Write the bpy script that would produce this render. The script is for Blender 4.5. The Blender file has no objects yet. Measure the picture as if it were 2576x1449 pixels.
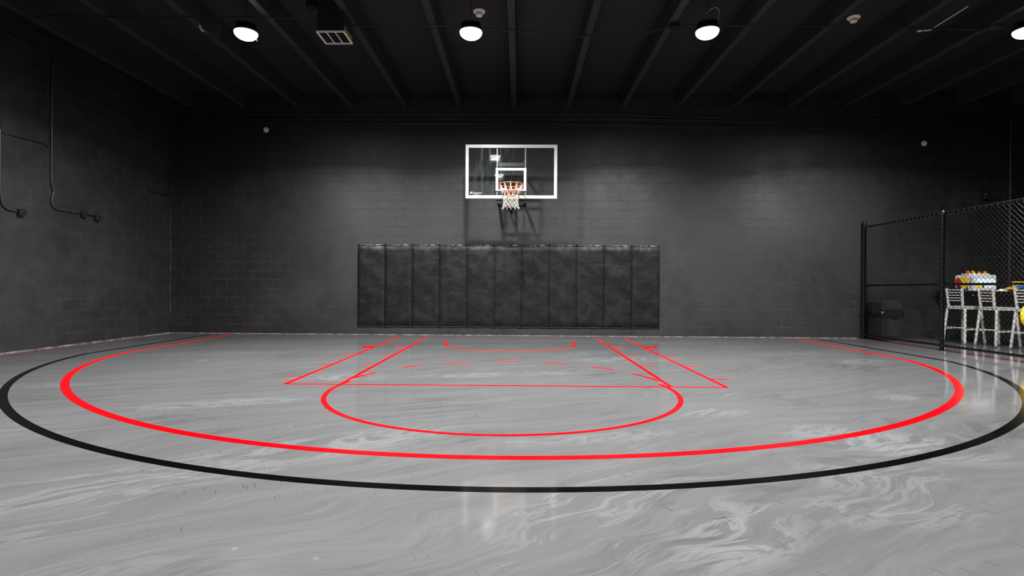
import bpy, bmesh, math, random
from mathutils import Vector, Matrix
random.seed(7)
PI = math.pi
D = bpy.data
COL = bpy.context.scene.collection

# ------------------------------------------------------------------ helpers
def link(o, parent=None):
    COL.objects.link(o)
    if parent is not None:
        o.parent = parent
    return o

def tag(o, label=None, cat=None, group=None, kind=None):
    if label: o['label'] = label
    if cat: o['category'] = cat
    if group: o['group'] = group
    if kind: o['kind'] = kind
    return o

def thing(name, label, cat, loc=(0, 0, 0), rz=0.0, group=None):
    o = D.objects.new(name, None)
    o.empty_display_size = .1
    o.location = loc
    o.rotation_euler = (0, 0, rz)
    link(o)
    return tag(o, label, cat, group)

def copy_tree(o, parent=None):
    c = o.copy()
    COL.objects.link(c)
    c.parent = parent
    for ch in list(o.children):
        copy_tree(ch, c)
    return c

class MB:
    """collects shapes into one mesh"""
    def __init__(self):
        self.v = []
        self.f = []
    def add(self, vs, fs, mat=None):
        n = len(self.v)
        if mat is not None:
            vs = [tuple(mat @ Vector(p)) for p in vs]
        self.v += [tuple(p) for p in vs]
        self.f += [tuple(n + i for i in f) for f in fs]
        return self
    def box(self, c, s, mat=None):
        x, y, z = c
        a, b, d = s[0] / 2, s[1] / 2, s[2] / 2
        vs = [(x + i * a, y + j * b, z + k * d) for i in (-1, 1) for j in (-1, 1) for k in (-1, 1)]
        fs = [(0, 1, 3, 2), (4, 6, 7, 5), (0, 4, 5, 1), (2, 3, 7, 6), (0, 2, 6, 4), (1, 5, 7, 3)]
        return self.add(vs, fs, mat)
    def tube(self, pts, r, n=8, closed=False, caps=True, sx=1.0):
        P = [Vector(p) for p in pts]
        N = len(P)
        rr = r if isinstance(r, (list, tuple)) else [r] * N
        up = None
        vs, fs = [], []
        for i in range(N):
            if closed:
                t = P[(i + 1) % N] - P[i - 1]
            else:
                t = P[min(i + 1, N - 1)] - P[max(i - 1, 0)]
            if t.length < 1e-9: t = Vector((0, 0, 1))
            t.normalize()
            if up is None:
                up = Vector((0, 0, 1)) if abs(t.z) < .9 else Vector((0, 1, 0))
            s = t.cross(up)
            if s.length < 1e-5: s = t.cross(Vector((1, 0, 0)))
            s.normalize()
            up = s.cross(t).normalized()
            for k in range(n):
                a = 2 * PI * k / n
                q = P[i] + s * (math.cos(a) * rr[i] * sx) + up * (math.sin(a) * rr[i])
                vs.append(tuple(q))
        M = N if closed else N - 1
        for i in range(M):
            j = (i + 1) % N
            for k in range(n):
                l = (k + 1) % n
                fs.append((i * n + k, i * n + l, j * n + l, j * n + k))
        if caps and not closed:
            fs.append(tuple(range(n))[::-1])
            fs.append(tuple((N - 1) * n + k for k in range(n)))
        return self.add(vs, fs)
    def bar(self, p0, p1, w, h):
        """rectangular bar; w across (horizontal-ish), h the other way"""
        a, b = Vector(p0), Vector(p1)
        t = (b - a).normalized()
        up = Vector((0, 0, 1)) if abs(t.z) < .9 else Vector((1, 0, 0))
        s = t.cross(up).normalized()
        u = s.cross(t).normalized()
        vs = []
        for p in (a, b):
            for i, j in ((-1, -1), (1, -1), (1, 1), (-1, 1)):
                vs.append(tuple(p + s * (i * w / 2) + u * (j * h / 2)))
        return self.add(vs, [(3, 2, 1, 0), (4, 5, 6, 7), (0, 1, 5, 4), (1, 2, 6, 5), (2, 3, 7, 6), (3, 0, 4, 7)])
    def lathe(self, prof, n=32, c=(0, 0, 0), mat=None):
        vs, fs = [], []
        for r, z in prof:
            for k in range(n):
                a = 2 * PI * k / n
                vs.append((c[0] + r * math.cos(a), c[1] + r * math.sin(a), c[2] + z))
        for i in range(len(prof) - 1):
            for k in range(n):
                l = (k + 1) % n
                fs.append((i * n + k, i * n + l, (i + 1) * n + l, (i + 1) * n + k))
        fs.append(tuple(range(n))[::-1])
        fs.append(tuple((len(prof) - 1) * n + k for k in range(n)))
        return self.add(vs, fs, mat)
    def prism(self, poly, z0, z1, mat=None):
        n = len(poly)
        vs = [(x, y, z0) for x, y in poly] + [(x, y, z1) for x, y in poly]
        fs = [tuple(range(n))[::-1], tuple(range(n, 2 * n))]
        fs += [(i, (i + 1) % n, n + (i + 1) % n, n + i) for i in range(n)]
        return self.add(vs, fs, mat)
    def ribbon(self, pts, w, z0=0.0, z1=.0015, closed=False):
        """flat painted stripe along a path on the floor"""
        P = [Vector((p[0], p[1])) for p in pts]
        N = len(P)
        L, R = [], []
        for i in range(N):
            if closed: t = P[(i + 1) % N] - P[i - 1]
            else: t = P[min(i + 1, N - 1)] - P[max(i - 1, 0)]
            t.normalize()
            nrm = Vector((-t.y, t.x))
            L.append(P[i] + nrm * w / 2); R.append(P[i] - nrm * w / 2)
        vs = [(p.x, p.y, z1) for p in L] + [(p.x, p.y, z1) for p in R] + \
             [(p.x, p.y, z0) for p in L] + [(p.x, p.y, z0) for p in R]
        fs = []
        for i in range(N if closed else N - 1):
            j = (i + 1) % N
            fs.append((N + i, N + j, j, i))
            fs.append((i, j, 2 * N + j, 2 * N + i))
            fs.append((3 * N + i, 3 * N + j, N + j, N + i))
        if not closed:
            fs.append((0, 2 * N, 3 * N, N)); e = N - 1
            fs.append((e, N + e, 3 * N + e, 2 * N + e))
        return self.add(vs, fs)
    def build(self, name, m, parent=None, smooth=False, bevel=0, seg=2, loc=None, rot=None, sub=0, angle=None):
        me = D.meshes.new(name)
        me.from_pydata(self.v, [], self.f)
        me.validate()
        if m is not None: me.materials.append(m)
        bm = bmesh.new(); bm.from_mesh(me)
        bmesh.ops.recalc_face_normals(bm, faces=bm.faces)
        bm.to_mesh(me); bm.free()
        if smooth:
            for p in me.polygons: p.use_smooth = True
        o = D.objects.new(name, me)
        link(o, parent)
        if loc is not None: o.location = loc
        if rot is not None: o.rotation_euler = rot
        if bevel:
            b = o.modifiers.new('Bevel', 'BEVEL'); b.width = bevel; b.segments = seg
            b.limit_method = 'ANGLE'; b.angle_limit = math.radians(40)
        if sub:
            s = o.modifiers.new('Subsurf', 'SUBSURF'); s.levels = sub; s.render_levels = sub
        if smooth and angle:
            for e in me.edges: pass
            try: me.set_sharp_from_angle(angle=math.radians(angle))
            except Exception: pass
        return o

def arc(cx, cy, r, a0, a1, n):
    return [(cx + r * math.cos(a0 + (a1 - a0) * i / n), cy + r * math.sin(a0 + (a1 - a0) * i / n)) for i in range(n + 1)]

def smooth_path(pts, k=6):
    """Catmull-Rom"""
    P = [Vector(p) for p in pts]
    P = [P[0] * 2 - P[1]] + P + [P[-1] * 2 - P[-2]]
    out = []
    for i in range(1, len(P) - 2):
        for j in range(k):
            t = j / k
            a, b, c, d = P[i - 1], P[i], P[i + 1], P[i + 2]
            out.append(.5 * ((2 * b) + (c - a) * t + (2 * a - 5 * b + 4 * c - d) * t * t + (3 * b - a - 3 * c + d) * t ** 3))
    out.append(P[-2])
    return [tuple(p) for p in out]

# ------------------------------------------------------------------ materials
class NT:
    def __init__(self, name):
        self.m = D.materials.new(name); self.m.use_nodes = True
        self.t = self.m.node_tree; self.n = self.t.nodes; self.l = self.t.links
        self.b = self.n['Principled BSDF']
    def new(self, kind, **kw):
        nd = self.n.new(kind)
        for k, v in kw.items():
            if hasattr(nd, k): setattr(nd, k, v)
            else: nd.inputs[k].default_value = v
        return nd
    def link(self, a, b): self.l.new(a, b)
    def val(self, x, sock):
        if isinstance(x, (int, float)): sock.default_value = x
        else: self.link(x, sock)
    def math(self, op, a, b=None, c=None, clamp=False):
        nd = self.n.new('ShaderNodeMath'); nd.operation = op; nd.use_clamp = clamp
        self.val(a, nd.inputs[0])
        if b is not None: self.val(b, nd.inputs[1])
        if c is not None: self.val(c, nd.inputs[2])
        return nd.outputs[0]
    def mix(self, f, a, b, blend='MIX'):
        nd = self.n.new('ShaderNodeMix'); nd.data_type = 'RGBA'; nd.blend_type = blend
        self.val(f, nd.inputs[0])
        for x, s in ((a, nd.inputs[6]), (b, nd.inputs[7])):
            if isinstance(x, tuple): s.default_value = (*x[:3], 1)
            else: self.link(x, s)
        return nd.outputs[2]
    def noise(self, vec, scale, detail=4, rough=.55, dist=0.0, out=0):
        nd = self.n.new('ShaderNodeTexNoise')
        nd.inputs['Scale'].default_value = scale; nd.inputs['Detail'].default_value = detail
        nd.inputs['Roughness'].default_value = rough; nd.inputs['Distortion'].default_value = dist
        if vec is not None: self.link(vec, nd.inputs['Vector'])
        return nd.outputs[out]
    def ramp(self, x, a, b, va=0.0, vb=1.0):
        nd = self.n.new('ShaderNodeMapRange'); nd.interpolation_type = 'SMOOTHSTEP'
        self.val(x, nd.inputs[0])
        nd.inputs[1].default_value = a; nd.inputs[2].default_value = b
        nd.inputs[3].default_value = va; nd.inputs[4].default_value = vb
        return nd.outputs[0]
    def coords(self):
        return self.n.new('ShaderNodeTexCoord').outputs['Object']
    def mapping(self, vec, loc=(0, 0, 0), rot=(0, 0, 0), sc=(1, 1, 1)):
        nd = self.n.new('ShaderNodeMapping')
        nd.inputs['Location'].default_value = loc; nd.inputs['Rotation'].default_value = rot; nd.inputs['Scale'].default_value = sc
        self.link(vec, nd.inputs['Vector'])
        return nd.outputs[0]
    def sep(self, vec):
        nd = self.n.new('ShaderNodeSeparateXYZ'); self.link(vec, nd.inputs[0]); return nd.outputs
    def comb(self, x, y, z=0.0):
        nd = self.n.new('ShaderNodeCombineXYZ')
        self.val(x, nd.inputs[0]); self.val(y, nd.inputs[1]); self.val(z, nd.inputs[2])
        return nd.outputs[0]
    def bump(self, h, strength=.3, dist=.01, normal=None):
        nd = self.n.new('ShaderNodeBump'); nd.inputs['Strength'].default_value = strength
        nd.inputs['Distance'].default_value = dist
        self.link(h, nd.inputs['Height'])
        if normal is not None: self.link(normal, nd.inputs['Normal'])
        return nd.outputs[0]
    def set(self, **kw):
        for k, v in kw.items():
            s = self.b.inputs[k.replace('_', ' ')]
            if isinstance(v, tuple): s.default_value = (*v[:3], 1)
            elif isinstance(v, (int, float)): s.default_value = v
            else: self.link(v, s)
        return self

def simple(name, col, rough=.5, metal=0.0, spec=.5, var=.12, nscale=6.0, bump=0.0, coat=0.0, emit=None, es=0.0):
    col = tuple(x * ALB for x in col)
    t = NT(name)
    c = t.coords()
    nz = t.noise(c, nscale, 4)
    dark = tuple(x * (1 - var) for x in col); lite = tuple(min(1, x * (1 + var)) for x in col)
    t.set(Base_Color=t.mix(nz, dark, lite), Metallic=metal, Specular_IOR_Level=spec, Coat_Weight=coat)
    t.set(Roughness=t.math('MULTIPLY_ADD', nz, .12, rough - .06))
    if bump:
        t.set(Normal=t.bump(t.noise(c, nscale * 8, 3), bump, .004))
    if emit:
        t.set(Emission_Color=emit, Emission_Strength=es)
    return t.m

def block_wall(name, axis, patch=False, shade=1.0):
    """black painted concrete block; axis = 0 wall runs along x, 1 along y"""
    t = NT(name)
    c = t.coords()
    s = t.sep(c)
    v = t.comb(t.math('ADD', s[axis], .013), t.math('ADD', s[2], -.029), 0.0)
    wob = t.noise(c, 3.0, 3, out=1)
    mx = t.n.new('ShaderNodeVectorMath'); mx.operation = 'MULTIPLY_ADD'
    t.link(wob, mx.inputs[0]); mx.inputs[1].default_value = (.012, .012, 0); t.link(v, mx.inputs[2])
    br = t.n.new('ShaderNodeTexBrick')
    br.offset = .5
    t.link(mx.outputs[0], br.inputs['Vector'])
    for k, x in (('Scale', 1.0), ('Brick Width', .399), ('Row Height', .199), ('Mortar Size', .0045), ('Mortar Smooth', .35), ('Bias', 0.0)):
        br.inputs[k].default_value = x
    br.inputs['Color1'].default_value = (.85, .85, .85, 1); br.inputs['Color2'].default_value = (1.15, 1.15, 1.15, 1)
    br.inputs['Mortar'].default_value = (2.0, 2.0, 2.0, 1)
    big = t.noise(c, .55, 5, .6)
    mid = t.noise(c, 4.0, 5, .65)
    fine = t.noise(c, 60.0, 3, .6)
    pit = t.noise(c, 75.0, 3, .75)
    rough_area = t.ramp(t.noise(t.mapping(c, loc=(3.1, 7.7, 1.3)), .6, 5, .6), .42, .62)
    pits = t.math('MULTIPLY', t.ramp(pit, .50, .62), rough_area)
    joint = br.outputs['Fac']
    # joints are filled with paint here and there, so they fade in and out
    jmask = t.math('MULTIPLY', joint, t.ramp(t.noise(c, 1.7, 4, .6), .36, .60, .5, 1.0))
    if patch:
        # bare smooth render in the lower left where an opening was closed
        e = t.math('MULTIPLY_ADD', t.noise(c, 3.0, 4), .5, -.25)
        pm = t.math('MULTIPLY', t.ramp(t.math('ADD', s[1], e), -2.75, -3.05), t.ramp(t.math('ADD', s[2], e), 2.42, 2.22))
        keep = t.math('SUBTRACT', 1.0, pm, clamp=True)
        jmask = t.math('MULTIPLY', jmask, keep)
        pits = t.math('MULTIPLY', pits, keep)
    tone = t.math('MULTIPLY', t.ramp(big, .3, .72, .75, 1.25), t.ramp(mid, .3, .7, .88, 1.12))
    tone = t.math('MULTIPLY', tone, t.math('SUBTRACT', 1.0, t.math('MULTIPLY', pits, .42)))
    blk = br.outputs['Color']
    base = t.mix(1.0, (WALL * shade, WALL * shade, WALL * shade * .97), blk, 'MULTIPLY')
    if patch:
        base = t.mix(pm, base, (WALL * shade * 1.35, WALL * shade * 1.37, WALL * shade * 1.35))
    tn = t.n.new('ShaderNodeVectorMath'); tn.operation = 'SCALE'
    t.link(base, tn.inputs[0]); t.link(tone, tn.inputs['Scale'])
    fleck = t.ramp(t.noise(t.mapping(c, loc=(11, 3, 5)), 22.0, 2, .5), .765, .79)
    col = t.mix(t.math('MULTIPLY', fleck, .12), tn.outputs[0], (.2, .2, .19))
    jl = t.math('MULTIPLY', joint, t.ramp(t.noise(t.mapping(c, loc=(6, 1, 2)), 1.3, 5, .65), .44, .60))
    if patch: jl = t.math('MULTIPLY', jl, keep)
    col = t.mix(t.math('MULTIPLY', jl, .55 if patch else .85), col, (.034, .034, .033))  # some joints paler: light mortar, with their glints put into the colour
    h = t.math('SUBTRACT', t.math('MULTIPLY', fine, .25), t.math('MULTIPLY', jmask, 1.0))
    h = t.math('SUBTRACT', h, t.math('MULTIPLY', pits, .16))
    h = t.math('ADD', h, t.math('MULTIPLY', mid, .35))
    t.set(Base_Color=col, IOR=WALL_IOR, Specular_IOR_Level=WALL_SPEC, Normal=t.bump(h, .8, .006))
    t.set(Roughness=t.math('ADD', t.math('MULTIPLY_ADD', mid, .16, WALL_ROUGH - .08), t.math('MULTIPLY', pits, .22)))
    return t.m

ALB = .43          # the lamps are strong, so paints sit lower than their looks
WALL, WALL_SPEC, WALL_ROUGH, WALL_IOR = .0036, .5, .455, 1.63

def floor_material():
    t = NT('poured_grey_epoxy')
    c = t.coords()
    # domain warp
    w = t.noise(t.mapping(c, sc=(.5, .9, 1)), .8, 3, .5, out=1)
    wv = t.n.new('ShaderNodeVectorMath'); wv.operation = 'MULTIPLY_ADD'
    t.link(w, wv.inputs[0]); wv.inputs[1].default_value = (1.15, 1.15, 0); t.link(c, wv.inputs[2])
    wc = wv.outputs[0]
    strk = t.mapping(t.mapping(wc, rot=(0, 0, math.radians(-33))), sc=(.40, 2.8, 1))
    a = t.noise(strk, 1.1, 7, .62)
    b = t.noise(t.mapping(t.mapping(wc, loc=(5, 2, 0), rot=(0, 0, math.radians(-27))), sc=(.3, 3.4, 1)), 2.2, 6, .6)
    cloud = t.noise(c, .33, 3, .5)
    brush = t.noise(t.mapping(t.mapping(wc, rot=(0, 0, math.radians(-30))), sc=(.4, 6, 1)), 9.0, 7, .7)
    base = t.math('MULTIPLY', t.ramp(cloud, .3, .7, .95, 1.05), t.ramp(b, .3, .7, .90, 1.085))
    base = t.math('MULTIPLY', base, t.ramp(brush, .3, .7, .93, 1.06))
    # dark veins
    ridge = t.math('ABSOLUTE', t.math('SUBTRACT', a, .5))
    dark = t.math('MULTIPLY', t.ramp(ridge, .05, .0), t.ramp(t.noise(c, .8, 3), .45, .68))
    base = t.math('MULTIPLY', base, t.math('SUBTRACT', 1.0, t.math('MULTIPLY', dark, .26)))
    # white pearl wisps: broad streaks plus the pours that can be seen in this hall
    s = t.sep(wc); s0 = t.sep(c)
    tot = None
    for (x, y, rx, ry, ang, k) in POURS:
        m = t.mapping(c, loc=(0, 0, 0))
        dx = t.math('SUBTRACT', s0[0], x); dy = t.math('SUBTRACT', s0[1], y)
        ca, sa = math.cos(ang), math.sin(ang)
        u = t.math('DIVIDE', t.math('ADD', t.math('MULTIPLY', dx, ca), t.math('MULTIPLY', dy, sa)), rx)
        vv = t.math('DIVIDE', t.math('SUBTRACT', t.math('MULTIPLY', dy, ca), t.math('MULTIPLY', dx, sa)), ry)
        q = t.math('ADD', t.math('MULTIPLY', u, u), t.math('MULTIPLY', vv, vv))
        g = t.math('MULTIPLY', t.ramp(q, 1.3, .0), k)
        tot = g if tot is None else t.math('MAXIMUM', tot, g)
    swirl = t.noise(t.mapping(t.mapping(wc, loc=(9, 4, 0), rot=(0, 0, math.radians(-32))), sc=(.6, 2.4, 1)), 2.6, 8, .66, .8)
    r2 = t.ramp(t.math('ABSOLUTE', t.math('SUBTRACT', swirl, .52)), .075, .0)
    wisp = t.math('MULTIPLY', t.math('MULTIPLY', r2, tot), .62)
    thin = t.math('MULTIPLY', t.ramp(t.math('ABSOLUTE', t.math('SUBTRACT', t.noise(strk, .8, 6, .6), .47)), .022, .0), t.ramp(t.noise(t.mapping(c, loc=(2, 9, 0)), .55, 3), .5, .7))
    wisp = t.math('MAXIMUM', wisp, t.math('MULTIPLY', thin, .32))
    grey = t.n.new('ShaderNodeVectorMath'); grey.operation = 'SCALE'
    grey.inputs[0].default_value = (FLOOR * .99, FLOOR, FLOOR * 1.005)
    t.link(base, grey.inputs['Scale'])
    col = t.mix(wisp, grey.outputs[0], (FLOOR * 1.9, FLOOR * 1.98, FLOOR * 2.04))
    # faint lavender pearl in the pour
    col = t.mix(t.math('MULTIPLY', t.ramp(t.noise(t.mapping(strk, loc=(3, 8, 0)), .9, 5, .6), .54, .70), .45), col, (FLOOR * .88, FLOOR * .90, FLOOR * 1.06))
    # little cured bubbles
    vo = t.n.new('ShaderNodeTexVoronoi'); vo.inputs['Scale'].default_value = 3.2
    t.link(t.mapping(c, sc=(1, 1, 0)), vo.inputs['Vector'])
    ring = t.math('MULTIPLY', t.ramp(vo.outputs['Distance'], .055, .03), t.ramp(t.sep(vo.outputs['Color'])[0], .62, .64))
    col = t.mix(t.math('MULTIPLY', ring, .5), col, (FLOOR * 1.8, FLOOR * 1.8, FLOOR * 1.75))
    # fine dark trowel nicks
    v2 = t.n.new('ShaderNodeTexVoronoi'); v2.inputs['Scale'].default_value = 1.0
    t.link(t.mapping(t.mapping(c, rot=(0, 0, math.radians(-27))), sc=(46, 4.2, 0)), v2.inputs['Vector'])
    nick = t.math('MULTIPLY', t.ramp(v2.outputs['Distance'], .20, .10), t.ramp(t.sep(v2.outputs['Color'])[1], .58, .60))
    nick = t.math('MULTIPLY', nick, t.ramp(t.noise(c, .45, 2), .46, .62))
    col = t.mix(t.math('MULTIPLY', nick, .7), col, (.02, .02, .02))
    t.set(Base_Color=col, Specular_IOR_Level=.5)
    t.set(Roughness=t.math('MULTIPLY_ADD', a, .1, FLOOR_ROUGH - .05))
    hb = t.math('ADD', t.math('MULTIPLY', t.noise(c, 1.6, 3), 1.0), t.math('MULTIPLY', ring, .12))
    t.set(Normal=t.bump(hb, .06, .02))
    return t.m

FLOOR, FLOOR_ROUGH = .080, .095
POURS = [(5.3, -3.95, .55, .35, .5, .9), (2.75, -8.3, .75, .45, -.5, .95), (2.25, -9.0, .5, .42, .3, .6), (1.95, -9.5, .55, .25, .1, .6),
         (1.15, -9.75, .55, .3, .9, .8), (-2.5, -7.2, 1.1, .2, .35, .8), (-1.9, -5.75, .6, .35, .2, .75), (-2.1, -9.3, 1.3, .35, .55, .7),
         (-1.2, -8.6, 1.2, .35, .55, .7), (1.7, -3.95, .9, .35, .15, .7), (-.1, -5.45, 1.3, .2, .2, .75), (.7, -8.25, 1.0, .18, .25, .45),
         (1.3, -3.2, .5, .3, .4, .7), (4.7, -3.0, .9, .3, .2, .6), (-5.0, -6.5, .6, .2, .3, .7), (1.9, -7.4, .4, .18, .3, .7),
         (4.0, -6.65, .3, .18, .3, .7), (-4.6, -3.6, 1.4, .3, .2, .5), (-3.2, -1.6, 1.8, .3, .1, .5), (3.0, -1.4, 1.2, .3, .15, .5), (-.6, -2.2, 1.2, .25, .2, .5)]

M_wall_back = block_wall('black_block_back', 0)
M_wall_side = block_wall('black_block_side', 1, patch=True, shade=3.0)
M_wall_plain = block_wall('black_block_right', 1)
M_floor = floor_material()
M_ceil = simple('black_ceiling_paint', (.0100, .0112, .0135), .7, var=.25, nscale=2.0, bump=.15)
M_stem = simple('black_beam_paint', (.030, .032, .0355), .6, var=.2, nscale=3.0, bump=.15)

def line_mat(name, col, spec=.5):
    t = NT(name)
    c = t.coords()
    nz = t.noise(c, 2.5, 5, .6)
    t.set(Base_Color=t.mix(nz, tuple(x * .86 for x in col), col), Specular_IOR_Level=spec)
    t.set(Roughness=t.math('MULTIPLY_ADD', nz, .08, FLOOR_ROUGH))
    return t.m
M_red = line_mat('red_court_paint', (.62, .0001, .002), .08)
M_dull = line_mat('dull_red_court_paint', (.20, .012, .016))  # darker, duller red for the baseline and left sideline
M_muted = line_mat('muted_red_court_paint', (.30, .005, .010), .2)  # darker red for the right sideline
M_black_line = line_mat('black_court_paint', (.0008, .0008, .0009), .05)
M_seam = None
def seam_mat():
    t = NT('unpainted_edge')
    c = t.coords()
    nz = t.noise(c, 5.0, 5, .7)
    t.set(Base_Color=t.mix(t.ramp(nz, .34, .66), (.02, .02, .02), (.20, .195, .185)), Roughness=.8)
    return t.m
M_seam = seam_mat()
M_corner = (lambda t: (t.set(Base_Color=t.mix(t.ramp(t.noise(t.coords(), 7.0, 5, .7), .4, .65), (.01, .01, .01), (.09, .09, .088)), Roughness=.6), t.m)[1])(NT('corner_sealant'))
M_conduit = simple('black_painted_conduit', (.022, .024, .026), .38, spec=.4, var=.2)
M_conduit_grey = simple('greenish_grey_conduit', (.06, .07, .067), .32, var=.25, nscale=12)
M_blackmetal = simple('black_powder_coat', (.016, .016, .018), .4, spec=.4, var=.2)
M_fence = simple('black_vinyl_wire', (.006, .006, .0065), .26, var=.15)
M_pipe = simple('black_fence_pipe', (.006, .006, .007), .34, spec=.35, var=.2)
M_white = simple('white_enamel', (1.15, 1.16, 1.16), .35, var=.03)
M_alu = simple('grey_aluminium_tube', (.55, .57, .57), .35, metal=.3, var=.1)
M_stool = simple('brushed_aluminium', (.80, .775, .73), .45, metal=.12, var=.1, nscale=18)
M_orange = simple('orange_rim_paint', (1.1, .19, .022), .35, var=.08)
M_net = simple('white_nylon_cord', (1.25, 1.17, 1.02), .8, var=.1, nscale=30)
M_plate = simple('grey_cover_plate', (1.45, 1.53, 1.58), .5, var=.06)
M_smoke = simple('off_white_plastic', (1.6, 1.52, 1.38), .5, var=.05)
M_steel = simple('bright_zinc', (.75, .74, .74), .22, metal=.9, var=.05)
M_bin = simple('black_bin_plastic', (.03, .03, .032), .38, var=.2, bump=.1)
M_liner = simple('black_bin_liner', (.014, .014, .015), .14, var=.2, nscale=3, bump=1.0)
M_cloth = simple('black_stretch_cloth', (.006, .006, .007), .85, spec=.15, var=.2, nscale=30)
M_silver = simple('silver_plastic', (1.15, 1.18, 1.22), .35, var=.06)
M_navy = simple('navy_print', (.010, .022, .26), .4, var=.06)
M_yellow = simple('yellow_print', (1.6, 1.04, .012), .4, var=.05)
M_redprint = simple('red_print', (.95, .008, .015), .4, var=.1)
M_lemon = simple('lemon_print', (1.5, 1.36, .03), .4, var=.05)
M_window = simple('pale_lit_window', (1.2, 1.5, 1.55), .2, var=.08, nscale=14, emit=(.75, .93, 1.0), es=.35)
M_blue = simple('blue_foil', (.02, .17, .65), .3, var=.2)
M_gold = simple('gold_foil', (1.0, .56, .03), .3, var=.15)
M_redfoil = simple('red_foil', (1.2, .07, .02), .3, var=.2)
M_orangefoil = simple('orange_foil', (1.6, .45, .02), .3, var=.2)
M_paper = simple('white_paper', (1.5, 1.48, 1.45), .7, var=.05)
M_brass = simple('brass', (.55, .42, .14), .35, metal=.8, var=.1)
M_insul = simple('yellow_insulation', (.55, .36, .05), .9, var=.2)
M_grille = simple('dark_grille', (.10, .10, .105), .6, var=.1)
M_duct = simple('black_duct_wrap', (.035, .036, .038), .3, var=.4, nscale=9, bump=.4)

def lens_mat():
    t = NT('lit_lamp_lens')
    t.set(Base_Color=(.5, .5, .49), Emission_Color=(1, .985, .95), Emission_Strength=9.0, Roughness=.4)
    return t.m
M_lens = lens_mat()

def pad_mat():
    t = NT('black_vinyl_padding')
    c = t.coords()
    inf = t.n.new('ShaderNodeObjectInfo')
    off = t.n.new('ShaderNodeVectorMath'); off.operation = 'MULTIPLY_ADD'
    t.link(inf.outputs['Location'], off.inputs[0]); off.inputs[1].default_value = (1, 1, 1); t.link(c, off.inputs[2])
    w = off.outputs[0]
    sm = t.noise(t.mapping(w, sc=(1, 1, .8)), 2.3, 6, .65)
    scuff = t.ramp(t.noise(t.mapping(w, loc=(4, 0, 2), rot=(0, .5, 0), sc=(1, 1, 2)), 5.0, 6, .7), .6, .75)
    col = t.mix(t.ramp(sm, .32, .68), (.0011, .0013, .0014), (.0033, .0037, .0040))
    col = t.mix(t.math('MULTIPLY', scuff, .25), col, (.016, .016, .016))
    smudge = t.ramp(t.noise(t.mapping(w, loc=(7, 0, 3), sc=(1, 1, 1.4)), 2.6, 8, .70, .8), .36, .66)
    t.set(Base_Color=col, Specular_IOR_Level=t.ramp(smudge, 0, 1, .21, .35))
    t.set(Roughness=t.ramp(sm, .3, .7, .56, .40))
    h = t.math('ADD', t.noise(w, 4.0, 4, .55, .6), t.math('MULTIPLY', t.noise(w, 14.0, 4, .6, .8), .25))
    t.set(Normal=t.bump(h, .42, .02))
    return t.m
M_pad = pad_mat()
M_flange = simple('black_vinyl_lip', (.03, .03, .031), .35, var=.5, nscale=9, bump=.5)
M_lip_edge = (lambda t: (t.set(Base_Color=t.mix(t.ramp(t.noise(t.coords(), 9.0, 5, .7), .45, .62), (.01, .01, .01), (.16, .155, .145)), Roughness=.4), t.m)[1])(NT('flecked_vinyl_lip'))  # dark vinyl broken by pale flecks at random

def glass_mat():
    """clear glass sheet with smears"""
    t = NT('smeared_glass')
    c = t.coords()
    out = t.n['Material Output']
    tr = t.n.new('ShaderNodeBsdfTransparent'); tr.inputs[0].default_value = (.96, .975, .97, 1)
    gl = t.n.new('ShaderNodeBsdfGlossy'); gl.inputs['Roughness'].default_value = .02
    gl.inputs['Color'].default_value = (.95, 1, 1, 1)
    df = t.n.new('ShaderNodeBsdfDiffuse'); df.inputs[0].default_value = (.30, .36, .375, 1)
    fr = t.n.new('ShaderNodeFresnel'); fr.inputs[0].default_value = 1.5
    mx = t.n.new('ShaderNodeMixShader'); t.link(fr.outputs[0], mx.inputs[0]); t.link(tr.outputs[0], mx.inputs[1]); t.link(gl.outputs[0], mx.inputs[2])
    s = t.sep(c)
    streak = t.noise(t.mapping(c, sc=(9, 1, .9)), 1.4, 6, .65)
    zone = t.math('MULTIPLY', t.ramp(s[0], .25, -.25), t.ramp(s[0], -.85, -.5))
    up = t.ramp(s[2], 0.05, .7, .45, 1.0)
    sp = t.ramp(t.noise(c, 42.0, 3, .6), .66, .74)
    f = t.math('MULTIPLY', t.math('MULTIPLY', t.math('ADD', t.math('MULTIPLY', t.ramp(streak, .48, .72), .16), t.math('MULTIPLY', sp, .12)), zone), up)
    f = t.math('ADD', f, .008)
    m2 = t.n.new('ShaderNodeMixShader'); t.link(f, m2.inputs[0]); t.link(mx.outputs[0], m2.inputs[1]); t.link(df.outputs[0], m2.inputs[2])
    t.link(m2.outputs[0], out.inputs[0])
    return t.m
M_glass = glass_mat()

# ------------------------------------------------------------------ room shell
ZC = 5.44                      # ceiling deck
YF = -19.0                     # wall behind the viewer
XR = 14.5
lx = lambda y: -7.69 + .0425 * y    # the left wall runs a little out of square

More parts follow.
